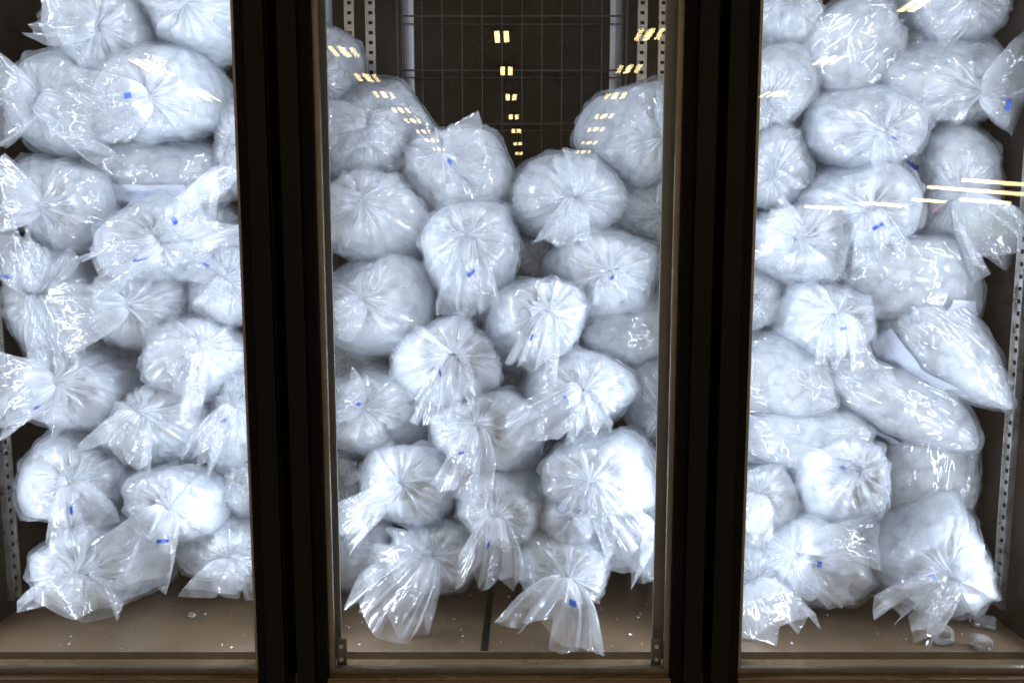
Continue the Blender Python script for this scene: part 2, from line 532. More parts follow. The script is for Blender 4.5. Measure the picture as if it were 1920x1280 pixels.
for s in (-1, 1):
    MB().box(s * 1.065 - 0.015, s * 1.065 + 0.015, 0.0605, 0.0735, 0.02, TOP - 0.05).build('lamp_lens', M['lens'], cab, 0.002)
    strip_light('led_strip', (s * 1.055, 0.0765, 0.86), (-s * 1.0, 0.20, 0.0), 1.60, 8.0, cab)
for s in (-1, 1):   # latch plates at the foot of the centre door, two rivets each
    p = MB().box(s * 0.300 - 0.010, s * 0.300 + 0.010, 0.022, 0.026, 0.008, 0.062).build('latch_plate', M['latch'], cab, 0.002)
    for z in (0.022, 0.048):
        r = MB().tube([(s * 0.300, 0.022, z), (s * 0.300, 0.018, z)], 0.004, 10).build('rivet', M['steel'], p)

# ------------------------------------------------------------------ bags of ice
def sn(p, rng, freq, n=9):
    k = rng.normal(size=(n, 3)) * freq
    ph = rng.uniform(0, 6.283, n)
    return np.sin(p @ k.T + ph).sum(-1) / math.sqrt(n / 2.0) * 0.6

def sgnpow(x, e):
    return np.sign(x) * np.abs(x) ** e

def body_points(TH, AL, D, film):
    """TH, AL grids -> local points. D: bag data"""
    c = np.cos(AL); s = np.sin(AL)
    c = np.maximum(c, 0)
    front = AL >= 0
    rw = np.where(front, c ** D['ef'], D['bw'] + (1 - D['bw']) * c ** 0.55)
    rh = np.where(front, c ** D['ef'], c ** (0.95 if D['side'] else 0.62) + 0.01)
    zz = np.where(front, sgnpow(s, 0.92) * D['h'], s * D['hb'])
    ct, st = np.cos(TH), np.sin(TH)
    e = D['sq']
    x = sgnpow(ct, e) * rw * D['rx']
    y = sgnpow(st, e) * rh * D['ry']
    p = np.stack([x, y, zz], -1)
    rng = np.random.default_rng(D['seed'])
    dirn = np.stack([ct * rw, st * rh, s], -1)
    lump = 1 + 0.075 * sn(dirn, rng, 1.6) + 0.03 * sn(dirn, rng, 3.6)
    p[..., :2] *= lump[..., None]
    p[..., 2] *= 1 + 0.05 * (lump - 1)
    # flats where neighbouring bags press
    sc3 = np.array([D['rx'], D['ry'], D['h']])
    q = p / sc3
    for i in range(7 if D['side'] else 17):
        nn = rng.normal(size=3); nn /= np.linalg.norm(nn); dd = rng.uniform(0.82 if D['side'] else 0.70, 0.98)
        if D['knot'] and nn[2] > 0.55:
            nn = nn * np.array([1, 1, -1])
        pr = q @ nn
        q = q - (np.maximum(pr - dd, 0) * 0.8)[..., None] * nn
    p = q * sc3 * (1.07 if D['side'] else 1.14)
    nrm = np.stack([ct * np.maximum(rw, .05) / D['rx'], st * np.maximum(rh, .05) / D['ry'], s / D['h'] * 0.9], -1)
    nrm /= np.linalg.norm(nrm, axis=-1, keepdims=True) + 1e-9
    rho = np.clip(rw, 0, 1)
    if film:
        # gathered pleats running out from the knot
        warp = 0.25 * sn(dirn, rng, 2.5)
        pl = 0
        for m_, a in ((7, .8), (11, 1.0), (17, .8), (26, .6), (37, .45)):
            ph = rng.uniform(0, 6.28)
            cut = np.clip(1.25 - rho * (m_ / 34.0 + 0.35), 0, 1) if m_ > 12 else np.clip(1.4 - rho, 0, 1)
            pl = pl + a * (1 - 2 * np.abs(np.sin(m_ * (TH + warp * 0.35) / 2 + ph))) * cut
        amp = np.minimum(0.10 * rho * D['rx'], 0.0042) * np.where(front, 1, np.clip(1 + s * 1.1, 0.15, 1))
        pts = p + nrm * 0.002
        cr = 1 - np.abs(sn(p, rng, 42.0, 8))
        cr2 = 1 - np.abs(sn(p, rng, 85.0, 8))
        edge = np.clip(rho * 2.2, 0, 1)
        d = 1.35 * amp * pl + 0.0055 * cr ** 2 * edge + 0.0026 * cr2 * edge
        pts = pts + nrm * d[..., None]
        # gathered neck standing up a little out of the dome
        if D['knot']:
            pts[..., 2] += np.where(front, 0.020 * np.exp(-(rho / 0.17) ** 2) - 0.012 * np.exp(-((rho - 0.30) / 0.16) ** 2), 0)
        return pts
    # ice: lumps
    seeds_th = rng.uniform(0, 6.283, 260); u = rng.uniform(-1, 1, 260)
    sp = np.stack([np.sqrt(1 - u * u) * np.cos(seeds_th) * D['rx'], np.sqrt(1 - u * u) * np.sin(seeds_th) * D['ry'], u * max(D['h'], D['hb'])], -1)
    q = p.reshape(-1, 3)
    d2 = ((q ** 2).sum(-1)[:, None] + (sp ** 2).sum(-1)[None] - 2 * q @ sp.T)
    f1 = np.sqrt(np.maximum(d2.min(1), 0)).reshape(TH.shape)
    p = p + nrm * (0.0035 - np.clip(f1, 0, 0.022) * 0.36)[..., None]
    if D['knot']:
        p[..., 2] = np.where(front, p[..., 2] * (1 - 0.07 * np.clip(1 - rho, 0, 1)), p[..., 2])
    return p

def to_world(p, D):
    w = D['c'] + p @ D['B']
    z = w[..., 2]
    # sag on to the cabinet floor; stay inside the cabinet
    w[..., 2] = np.where(z < 0.02, 0.004 + 0.016 * np.exp(np.minimum((z - 0.02) / 0.016, 0)), z)
    w[..., 1] = np.clip(w[..., 1], 0.035, BACK - 0.06)
    w[..., 0] = np.clip(w[..., 0], -HW + 0.004, HW - 0.004)
    return w

NT, NA = 112, 50
def alphas(n):
    t = np.linspace(0, 1, n)
    a = -math.pi / 2 + math.pi * t
    return a
def make_body(D, root):
    o = np.array(root.location)
    th = np.linspace(0, 2 * math.pi, NT, endpoint=False)
    al = alphas(NA)
    al[-1] = math.pi / 2 - 0.004
    AL, TH = np.meshgrid(al, th, indexing='ij')
    V = to_world(body_points(TH, AL, D, True), D) - o
    rho = np.clip(np.cos(AL), 0, 1)
    near = np.where(AL > 0, np.exp(-(rho / 0.36) ** 2), 0) if D['knot'] else 0 * rho
    milk = D['milk'] + 0.30 * near
    k = 2.6
    wr = np.stack([np.cos(TH) * k, np.sin(TH) * k, AL * 0.42 + D['seed'] % 97], -1)
    fm = link('film', grid_mesh('film', V, True, {'wr': wr, 'milk': milk}), M['film'], root)
    th2 = np.linspace(0, 2 * math.pi, 84, endpoint=False)
    al2 = alphas(40); al2[-1] -= 0.02; al2[0] += 0.02
    AL2, TH2 = np.meshgrid(al2, th2, indexing='ij')
    V2 = to_world(body_points(TH2, AL2, D, False), D) - o
    link('ice_fill', grid_mesh('ice_fill', V2, True), M['ice'], root)
    return fm

def tail_points(PH, S, T):
    """flattened, creased open end of the bag, ruled from the knot to a crumpled rim"""
    K = T['K']; E = T['E']; ax = T['axis']
    s = S
    L_ = np.linalg.norm(E - K)
    s1 = np.clip(s, 0, None)
    # path: out along the bag axis, then over towards the end
    b = K + ax * min(0.035, 0.3 * L_)
    mid = (K + E) / 2 + T['lift'] * min(0.022, 0.2 * L_)
    def bez(t):
        t = t[..., None]
        return (1 - t) ** 3 * K + 3 * (1 - t) ** 2 * t * b + 3 * (1 - t) * t * t * mid + t ** 3 * E
    n = T['n']
    kx, kn, kl = T['kx'], T['kn'], T['kl']
    f = (PH / (2 * math.pi) * n) % n
    i0 = np.floor(f).astype(int) % n; i1 = (i0 + 1) % n; fr = f - np.floor(f)
    fr = fr + 0.06 * np.sin(2 * math.pi * fr)
    lx = kx[i0] * (1 - fr) + kx[i1] * fr
    ln = kn[i0] * (1 - fr) + kn[i1] * fr
    ll = kl[i0] * (1 - fr) + kl[i1] * fr
    t = s1 * ll
    c = bez(np.minimum(t, 1.0)) + np.maximum(t - 1.0, 0)[..., None] * (E - mid) * 1.6
    wid = 0.009 + (T['w'] * 1.2 - 0.009) * s1 ** 0.85
    rng = np.random.default_rng(T['seed'])
    q = np.stack([lx * wid, ln * wid, s1 * L_], -1)
    fold = 0.007 * (1 - 2 * np.abs(sn(q, rng, 38.0, 8))) * np.clip(s1 * 1.6, 0, 1) + 0.0022 * (1 - 2 * np.abs(np.sin(13 * PH + 2 * s1))) * np.clip(1.1 - s1, 0, 1) * np.clip(6 * s1, 0, 1)
    wob = 0.007 * sn(q, rng, 24.0, 8) * s1
    p = c + (lx * wid + wob)[..., None] * T['W'] + (ln * wid * 0.8 + fold + 0.006)[..., None] * T['N']
    z = p[..., 2]
    lay = 0.0035 + 0.010 * np.clip(ln + 0.5, 0, 1) * np.clip(s1, 0, 1)
    p[..., 2] = np.maximum(z, lay)
    p[..., 1] = np.clip(p[..., 1], 0.030, BACK - 0.06)
    p[..., 0] = np.clip(p[..., 0], -HW + 0.004, HW - 0.004)
    return p

def make_tail(D, root, ex, ey, w, dy, mark, seed):
    rng = np.random.default_rng(seed)
    o = np.array(root.location)
    K = D['K'] + D['axis'] * 0.004
    E = PF(ex, ey, K[1] + dy)
    E = K + (E - K) * 1.03
    E[2] = max(E[2], 0.006)
    dirn = E - K; L_ = np.linalg.norm(dirn); dirn /= L_
    Nn = CAM - K; Nn /= np.linalg.norm(Nn)
    if D['side']:
        pass
    W = np.cross(dirn, Nn); W /= np.linalg.norm(W)
    Nn = np.cross(W, dirn)
    if np.dot(Nn, CAM - K) < 0:
        Nn = -Nn
    n = int(rng.integers(12, 18))
    ph = (np.arange(n) + rng.uniform(-.25, .25, n)) / n * 2 * math.pi
    kx = np.cos(ph) * rng.uniform(0.7, 1.12, n) + rng.normal(0, 0.2, n)
    kn = np.sin(ph) * 0.30 + rng.normal(0, 0.19, n)
    kl = 0.94 + rng.uniform(-0.22, 0.16, n)
    T = dict(K=K, E=E, axis=D['axis'], W=W, N=Nn, lift=Nn, n=n, kx=kx, kn=kn, kl=kl, w=w, seed=seed + 5)
    NP, NS = n * 6, 24
    php = np.linspace(0, 2 * math.pi, NP, endpoint=False)
    ss = np.linspace(0, 1, NS)
    S, PH = np.meshgrid(ss, php, indexing='ij')
    V = tail_points(PH, S, T) - o
    milk = 0.25 + 0.45 * np.exp(-(S / 0.28) ** 2)
    wr = np.stack([np.cos(PH) * 2.6, np.sin(PH) * 2.6, S * 1.3 + seed % 89], -1)
    t = link('loose_tail', grid_mesh('loose_tail', V, True, {'wr': wr, 'milk': milk}), M['tail'], root)
    if mark and rng.random() < 2:
        # small blue printed bar on the camera-facing layer
        hs = 0.0036 / max(L_, .05); pc = (0.25 + rng.uniform(-.13, .13)) * 2 * math.pi
        sc_ = rng.uniform(0.42, 0.66)
        a = np.linspace(pc - 0.10, pc + 0.10, 7); b = np.linspace(sc_ - 1.5 * hs, sc_ + 1.5 * hs, 5)
        if rng.random() < 0.5:
            a = np.linspace(pc - 0.20, pc + 0.20, 9); b = np.linspace(sc_ - 0.9 * hs, sc_ + 0.9 * hs, 4)
        S2, PH2 = np.meshgrid(b, a, indexing='ij')
        Vm = tail_points(PH2, S2, T) + Nn * 0.004 - o
        link('blue_print_mark', grid_mesh('blue_print_mark', Vm, False), M['blue'], t)
    return t

def add_tie(D, root, rng):
    K = D['K'] + D['axis'] * 0.002 - np.array(root.location)
    b = MB()
    a = Vector(D['axis']); x = a.orthogonal().normalized(); y = a.cross(x)
    R = 0.0095
    b.tube([Vector(K) + (x * math.cos(t) + y * math.sin(t)) * R for t in np.linspace(0, 6.1, 14)], 0.0013, 6)
    q = Vector(K) + a * 0.006
    d = (x * rng.uniform(-1, 1) + y * rng.uniform(-1, 1)).normalized()
    b.tube([q - d * 0.004, q + d * 0.003 + a * 0.004, q + d * 0.009 + a * 0.005], 0.0014, 6)
    b.tube([q + d * 0.002, q - d * 0.005 + x * 0.003 + a * 0.003], 0.0014, 6)
    b.build('wire_tie', M['wire'], root)

def add_patch(D, root, film, th0, th1, a0, a1, m, name, off=0.006):
    TH, AL = np.meshgrid(np.linspace(th0, th1, 26), np.linspace(a0, a1, 26))
    p = body_points(TH, AL, D, True)
    p0 = p.copy(); p0[..., :2] += 0
    r = np.linalg.norm(p[..., :2], axis=-1, keepdims=True) + 1e-6
    p[..., :2] += p[..., :2] / r * off
    V = to_world(p, D) - np.array(root.location)
    U, W_ = np.meshgrid(np.linspace(0, 1, 26), np.linspace(0, 1, 26))
    pu = np.stack([W_, U, 0 * U], -1)
    link(name, grid_mesh(name, V, False, {'pu': pu}), m, film)

SEED = [100]
def lean(y, py):                 # the pile leans back towards its top
    return min(y + 0.065 * min(max((1080.0 - py) / 450.0, 0.0), 1.0), 0.56)
def basis(axis, ref):
    z = axis / np.linalg.norm(axis)
    x = ref - z * np.dot(ref, z); x /= np.linalg.norm(x)
    y = np.cross(z, x)
    return np.stack([x, y, z])

def bag(cx, cy, rx, ry, kx, ky, y, label, tails=(), tie=False, knot=True, ef=0.78, sq=None, prints=(), group=None, reach=1.25, roll=0.0):
    """bag lying with its tied end (or its bottom) towards the doors"""
    SEED[0] += 17; seed = SEED[0]
    rng = np.random.default_rng(seed)
    y = lean(y, cy)
    k = mpp(cx, cy, y)
    c = P(cx, cy, y)
    R = (rx + ry) / 2 * k
    K = P(kx, ky, y - reach * R)
    v = K - c; h = np.linalg.norm(v)
    D = dict(c=c, h=h, hb=h * 1.05, rx=rx * k * 0.975, ry=ry * k * 0.975, bw=0.55, ef=ef, sq=sq or rng.uniform(0.86, 1.0), knot=knot,
             seed=seed, milk=0.24 + rng.uniform(-.05, .06), side=False, axis=v / h, B=basis(v, np.array([1., 0, math.tan(roll)])))
    D['kpx'] = (kx, ky); D['rpx'] = (rx + ry) / 2
    D['K'] = K + D['axis'] * (0.016 if knot else 0)
    return finish(D, label, tails, tie, prints, rng, seed, group)

def side_bag(bx, by, kx, ky, half, y0, y1, label, tails=(), depth=0.105, tie=False, knot=True, prints=(), tilt=0.0, bw=0.6, ef=0.7, group=None, fat=0.5):
    """bag lying across: sealed bottom at (bx,by), tied end at (kx,ky)"""
    SEED[0] += 17; seed = SEED[0]
    rng = np.random.default_rng(seed)
    dl = lean(0.3, (by + ky) / 2) - 0.3
    y0 += dl; y1 += dl
    A = P(bx, by, y0); Z = P(kx, ky, y1)
    v = Z - A; L_ = np.linalg.norm(v)
    c = A + v * fat
    k = mpp((bx + kx) / 2, (by + ky) / 2, (y0 + y1) / 2)
    ref = np.array([0.0, 1.0, tilt])
    D = dict(c=c, h=L_ * (1 - fat), hb=L_ * fat, rx=depth, ry=half * k, bw=bw, ef=ef, sq=0.9, knot=knot, seed=seed,
             milk=0.22 + rng.uniform(-.03, .04), side=True, axis=v / L_, B=basis(v, ref))
    D['K'] = Z
    return finish(D, label, tails, tie, prints, rng, seed, group)

def finish(D, label, tails, tie, prints, rng, seed, group):
    base = D['c'].copy(); base[2] -= min(D['rx'], D['ry'])
    base[2] = max(base[2], 0.0)
    root = empty('ice_bag', tuple(base), label, 'ice bag', group or 'clear plastic bags of ice piled in the freezer')
    film = make_body(D, root)
    tails = list(tails)
    if D['knot'] and not D['side'] and (rng.random() < 0.4 or not tails):
        kp = D['kpx']; rr = D['rpx']
        if tails:
            a0 = math.atan2(tails[0][1] - kp[1], tails[0][0] - kp[0]) + rng.choice([-1, 1]) * rng.uniform(0.7, 1.5)
            ll = 0.55 * math.hypot(tails[0][1] - kp[1], tails[0][0] - kp[0]) + 15
        else:
            a0 = rng.uniform(0.3, 2.8); ll = 0.8 * rr
        tails.append((kp[0] + math.cos(a0) * ll, kp[1] + math.sin(a0) * ll, 0.34 * rr, -0.012, False))
    for i, t in enumerate(tails):
        ex, ey, w = t[:3]
        dy = t[3] if len(t) > 3 else -0.02
        mk = t[4] if len(t) > 4 else True
        make_tail(D, root, ex, ey, w * 0.00122, dy, mk, seed + 3 + i * 7)
    if tie:
        add_tie(D, root, rng)
    for (t0, t1, a0, a1, kind) in prints:
        add_patch(D, root, film, t0, t1, a0, a1, M['print'] if kind == 'panel' else M['blue'], 'printed_panel' if kind == 'panel' else 'blue_print_patch')
    return root
# ---- behind the door that has no loose cubes on its floor
NA_ = 'in the cubeless end bay'
bag(190, 65, 98, 95, 185, 52, 0.36, 'topmost tied bag, dark tie, tail curling to the side wall ' + NA_, [(60, 22, 42, -0.03, False)], tie=True)
bag(372, 40, 98, 82, 352, 14, 0.36, 'topmost bag beside the mullion with a blue mark ' + NA_, [(318, -30, 50)])
bag(148, 200, 98, 94, 86, 190, 0.36, 'second bag down with tail fanned flat against side wall ' + NA_, [(-30, 178, 66, -0.03, False), (235, 265, 36, -0.02, False)])
bag(318, 182, 112, 88, 288, 183, 0.35, 'broad bag with dark tie, tail crossing its wall-side neighbour ' + NA_, [(178, 215, 48, -0.03)], tie=True)
bag(452, 280, 48, 80, 440, 275, 0.38, 'narrow bag squeezed against the mullion beside the lying bag ' + NA_, [])
side_bag(140, 318, 452, 326, 60, 0.38, 0.40, 'bag lying lengthwise with blue print along its lower edge ' + NA_, [], knot=False, tilt=0.3, prints=[(3.2, 4.25, -0.5, 0.5, 'panel')])
bag(152, 382, 98, 92, 92, 386, 0.35, 'bag below the lying one, tail folded against side wall ' + NA_, [(-25, 372, 46, -0.03, False)])
bag(312, 458, 104, 88, 302, 450, 0.335, 'plump bag under the lying one with tails spread both ways ' + NA_, [(455, 378, 44, -0.02, True), (165, 520, 34, -0.02, True)])
bag(122, 565, 88, 106, 76, 552, 0.36, 'tall bag with a twisted tail rising against the side wall ' + NA_, [(0, 440, 48, -0.03, True), (115, 670, 34, -0.01, False)])
bag(286, 582, 100, 74, 247, 574, 0.36, 'squat bag, wide milky tail reaching over the tall bag ' + NA_, [(110, 596, 46, -0.04, False)])
bag(436, 540, 70, 86, 425, 525, 0.355, 'bag pressed to the mullion just above mid height ' + NA_, [(345, 500, 24, -0.02, True)])
bag(178, 722, 112, 80, 119, 718, 0.34, 'wide bag with dark tie, long tail stretched to side wall ' + NA_, [(-20, 752, 62, -0.03, True)], tie=True)
bag(386, 682, 98, 74, 378, 655, 0.335, 'mullion-side bag with a long thin tail strip hanging down ' + NA_, [(292, 690, 36, -0.03, True), (352, 790, 14, -0.02, False)])
bag(304, 802, 106, 78, 270, 778, 0.35, 'bag half covered by a thin hanging tail strip ' + NA_, [(215, 860, 48, -0.02, False)])
bag(446, 790, 50, 92, 442, 765, 0.335, 'narrow upright bag against the mullion above a blue streak ' + NA_, [(375, 870, 30, -0.03, True)])
bag(152, 892, 90, 92, 138, 902, 0.325, 'round bag with its tail hanging over the lowest wall-side bag ' + NA_, [(172, 1000, 52, -0.02, True)])
bag(456, 912, 42, 60, 450, 905, 0.36, 'small hidden bag end beside the mullion above the floor row ' + NA_, [])
bag(338, 942, 96, 76, 322, 950, 0.30, 'bag with a long broad tail sweeping down to the floor ' + NA_, [(238, 1080, 58, -0.03, True)])
bag(205, 1040, 112, 80, 157, 1068, 0.335, 'lowest wall-side bag with shiny open tail on floor ' + NA_, [(128, 1160, 80, -0.06, False)])
bag(424, 1018, 82, 64, 430, 1040, 0.36, 'lowest mullion-side bag with tail lobes drooping to floor ' + NA_, [(420, 1120, 58, -0.02, False)])
# ---- behind the middle door
NB_ = 'in the middle bay'
bag(612, 135, 62, 92, 600, 150, 0.46, 'highest bag beside the shelf standards, leaning on the mullion ' + NB_, [], knot=False)
bag(725, 255, 105, 92, 700, 250, 0.54, 'rearmost sloping bag touching the back wall, by the shelf standards ' + NB_, [], knot=False)
bag(680, 268, 88, 84, 690, 240, 0.45, 'bag with a folded film flap high on the slope ' + NB_, [(735, 250, 36, -0.02, False), (625, 240, 40, -0.01, False)])
bag(858, 334, 100, 92, 835, 290, 0.45, 'bag with tail flopped back over its top, below the slope ' + NB_, [(905, 285, 50, -0.01, True)], reach=1.05)
bag(1192, 258, 104, 92, 1232, 255, 0.43, 'big bag high beside the shelf standards, neck turned to the mullion ' + NB_, [(1282, 230, 66, -0.01, True)])
bag(1058, 374, 105, 75, 1076, 372, 0.42, 'bag at the lowest point of the dip, clear tail standing upright ' + NB_, [(1076, 288, 40, 0.02, False), (1045, 462, 32, -0.02, False)])
bag(1222, 408, 72, 66, 1240, 405, 0.44, 'bag tucked under the big mullion-side bag ' + NB_, [(1275, 330, 24, -0.03, False)])
bag(1012, 495, 50, 52, 1010, 490, 0.52, 'dim bag deep in the gap below the dip ' + NB_, [], knot=False)
bag(698, 416, 102, 86, 682, 383, 0.39, 'bag with dark tie and no tail, upper layer by the mullion ' + NB_, [(618, 372, 24, -0.005, True)], tie=True)
bag(888, 492, 98, 95, 880, 452, 0.38, 'round bag reflecting red shop colours with creased short tail ' + NB_, [(868, 582, 42, -0.02, True)])
bag(1128, 506, 106, 84, 1140, 508, 0.375, 'broad bag with one square blue mark on its face ' + NB_, [(1170, 560, 50, -0.01, True)])
bag(1250, 500, 40, 62, 1260, 495, 0.42, 'narrow bag end by the mullion under the tucked bag ' + NB_, [])
bag(700, 571, 110, 87, 683, 563, 0.355, 'largest round bag with radiating creases and dark tie, no tail ' + NB_, [], tie=True)
side_bag(1300, 612, 1090, 606, 57, 0.37, 0.37, 'bag lying sideways with blue print along its bottom edge ' + NB_, [], knot=False, tilt=0.5, prints=[(1.75, 2.55, -1.0, 0.7, 'panel')], fat=0.55)
bag(996, 605, 100, 90, 1022, 588, 0.325, 'foremost round bag in the pile centre with dangling tail loop ' + NB_, [(990, 690, 34, -0.01, True)])
bag(680, 690, 80, 62, 660, 690, 0.44, 'shaded bag recessed beneath the largest round bag ' + NB_, [])
bag(845, 682, 98, 80, 850, 668, 0.335, 'bag with two tail strips hanging like ribbons ' + NB_, [(800, 790, 34, -0.02, True), (862, 768, 26, -0.02, False)])
bag(960, 690, 60, 60, 960, 690, 0.48, 'dark tinted bag deep behind the dangling loop ' + NB_, [], knot=False)
bag(1086, 741, 100, 80, 1092, 733, 0.325, 'bag with long thin tail pulled sideways beside a brown gap ' + NB_, [(975, 832, 34, -0.02, True)])
bag(1222, 745, 64, 80, 1245, 760, 0.38, 'bag below the sideways one, pressed to the mullion ' + NB_, [])
bag(718, 776, 112, 74, 688, 768, 0.365, 'flattened wide bag beside the mullion above the lowest layers ' + NB_, [(630, 742, 40, -0.01, True)])
bag(926, 816, 102, 78, 898, 800, 0.335, 'bluish bag with small blue triangle and tail hanging in a point ' + NB_, [(862, 930, 42, -0.02, True)])
bag(1136, 882, 114, 80, 1112, 898, 0.30, 'biggest low bag with bright knot and long hanging tail ' + NB_, [(1180, 1015, 40, -0.02, True)])
bag(642, 905, 46, 64, 640, 900, 0.42, 'half hidden bag with a crumpled clear edge by the mullion ' + NB_, [(665, 865, 26, -0.02, False)])
bag(762, 908, 94, 76, 752, 904, 0.315, 'round bag with fine radial creases and dark tie, low down ' + NB_, [(640, 1000, 46, -0.01, False)], tie=True)
bag(948, 942, 92, 74, 932, 962, 0.31, 'bag whose clear tail opens wide just above the floor ' + NB_, [(908, 1098, 46, -0.03, True)])
bag(1222, 975, 78, 92, 1226, 972, 0.34, 'bag by the mullion with a film skirt slanting to the floor ' + NB_, [(1240, 1085, 40, 0.0, False), (1130, 1060, 40, 0.01, False)])
bag(668, 1020, 74, 74, 650, 1010, 0.38, 'lowest bag tucked by the mullion, tail from above lying on it ' + NB_, [], knot=False)
bag(816, 1034, 84, 70, 810, 1040, 0.33, 'floor bag with a long shiny tail slanting across the floor ' + NB_, [(715, 1175, 60, -0.06, False)])
bag(1055, 1053, 92, 82, 1062, 1078, 0.305, 'foremost floor bag with fanned tail and faded blue bar ' + NB_, [(1022, 1205, 66, -0.06, True)])
# ---- behind the door above the loose ice cubes
NC_ = 'in the loose-cube bay'
bag(1472, 40, 64, 64, 1482, 16, 0.40, 'topmost bag beside the mullion ' + NC_, [])
side_bag(1480, 160, 1672, 40, 74, 0.40, 0.33, 'slanting crinkled bag below the visible rack corner ' + NC_, [], knot=False, fat=0.55, depth=0.10)
bag(1772, 14, 112, 72, 1815, 2, 0.40, 'topmost bag nearest the side wall ' + NC_, [])
bag(1452, 166, 72, 82, 1440, 190, 0.38, 'smooth bag second down against the mullion ' + NC_, [])
bag(1758, 163, 124, 84, 1822, 170, 0.37, 'large bag whose ragged tail flares toward the side wall ' + NC_, [(1915, 165, 66, -0.02, True)], reach=1.0)
bag(1598, 238, 108, 76, 1645, 245, 0.36, 'bag with gathered neck facing the wall-side bags, under the slanting one ' + NC_, [(1690, 300, 30, -0.01, True)])
bag(1456, 305, 62, 76, 1452, 322, 0.36, 'third bag down against the mullion ' + NC_, [])
bag(1775, 355, 84, 106, 1798, 362, 0.37, 'tall bag with a long clear tail trailing past the side wall ' + NC_, [(1900, 490, 52, -0.03, False)])
bag(1598, 385, 104, 84, 1626, 392, 0.345, 'bag with a curved blue mark and a tail hanging straight down ' + NC_, [(1660, 490, 34, 0.0, True)])
side_bag(1886, 543, 1575, 505, 78, 0.29, 0.29, 'bag lying sideways ending in a sharp point with printed corner ' + NC_, [], knot=False, tilt=0.0, bw=0.75, depth=0.09, prints=[(1.9, 2.8, -0.75, -0.25, 'panel')], fat=0.62)
bag(1502, 464, 94, 84, 1502, 452, 0.335, 'bag with a slanted blue bar, pressed near the mullion ' + NC_, [(1440, 420, 44, -0.01, True)])
bag(1412, 566, 46, 54, 1410, 565, 0.34, 'small bag end showing beside the mullion at mid height ' + NC_, [])
bag(1545, 594, 100, 76, 1566, 588, 0.325, 'bag with starburst creases and a tail with a blue bar below ' + NC_, [(1580, 690, 50, -0.02, True)])
side_bag(1866, 756, 1660, 560, 74, 0.23, 0.33, 'bag pointing down toward the side wall with a plain white panel ' + NC_, [], knot=False, tilt=0.2, bw=0.8, prints=[(1.7, 2.55, -0.55, 0.75, 'panel')], fat=0.58)
side_bag(1800, 800, 1545, 690, 62, 0.30, 0.33, 'slanting bag with glossy zigzag wrinkles and blue print beneath ' + NC_, [], knot=False, tilt=0.3, prints=[(1.7, 2.4, -0.5, 0.3, 'panel')], fat=0.5, bw=0.75)
side_bag(1552, 715, 1340, 682, 66, 0.31, 0.33, 'pointed bag lying out from the mullion with blue lettering ' + NC_, [], knot=False, tilt=0.3, prints=[(1.7, 2.4, -0.6, 0.8, 'panel')], bw=0.8)
side_bag(1612, 800, 1360, 815, 58, 0.31, 0.33, 'bag lying flat under the pointed mullion bag ' + NC_, [], knot=False, tilt=0.3)
side_bag(1738, 758, 1722, 1002, 92, 0.36, 0.34, 'upright bag with cube-lumped edge next to the side wall ' + NC_, [], knot=False, fat=0.5, bw=0.85, ef=0.5)
bag(1566, 897, 90, 82, 1600, 885, 0.305, 'round glossy bag with short bristling creases, low down ' + NC_, [(1575, 838, 32, 0.0, True)])
bag(1436, 925, 62, 72, 1428, 925, 0.32, 'smooth bag low against the mullion ' + NC_, [(1400, 1010, 36, -0.02, False)])
bag(1720, 1022, 116, 104, 1775, 1072, 0.325, 'big floor bag with neck drooping toward the loose cubes ' + NC_, [(1684, 1182, 36, -0.05, True), (1838, 1045, 22, -0.01, False)])
bag(1530, 1046, 100, 80, 1500, 1040, 0.325, 'floor bag wrapped in a loose film sheet with one blue mark ' + NC_, [(1610, 1075, 66, -0.01, True)])
bag(1424, 1058, 62, 74, 1418, 1082, 0.33, 'floor bag at the mullion with clear open tail spread forward ' + NC_, [(1466, 1205, 66, -0.03, False)])

bag(1068, 975, 62, 56, 1070, 972, 0.27, 'recessed bag showing a solid blue printed block, low ' + NB_, [], knot=False, prints=[(0.5, 2.6, 1.30, 1.50, 'blue')])
bag(1690, 325, 60, 70, 1690, 340, 0.42, 'recessed bag showing a dark blue printed corner ' + NC_, [], knot=False, prints=[(0.6, 2.2, 1.25, 1.45, 'blue')])
# ---- bags deep in the pile, only glimpsed between the front ones
for (px, py, r, suf) in ((255, 275, 80, NA_), (190, 480, 75, NA_), (395, 440, 75, NA_), (300, 650, 80, NA_), (215, 850, 80, NA_), (400, 860, 75, NA_), (300, 990, 60, NA_), (90, 660, 60, NA_),
                         (790, 470, 70, NB_), (905, 590, 70, NB_), (1105, 650, 75, NB_), (750, 660, 65, NB_), (820, 860, 70, NB_), (1000, 880, 75, NB_), (700, 950, 60, NB_), (890, 990, 60, NB_),
                         (1500, 230, 75, NC_), (1680, 110, 75, NC_), (1500, 370, 70, NC_), (1620, 490, 75, NC_), (1650, 620, 75, NC_), (1440, 620, 65, NC_), (1640, 860, 80, NC_), (1500, 970, 70, NC_), (1640, 980, 60, NC_)):
    bag(px, py, r * 1.15, r, px + 5, py, 0.52, 'shaded ice bag end glimpsed deep between the front bags ' + suf, [], knot=False, group='bags glimpsed deep in the pile ' + suf)

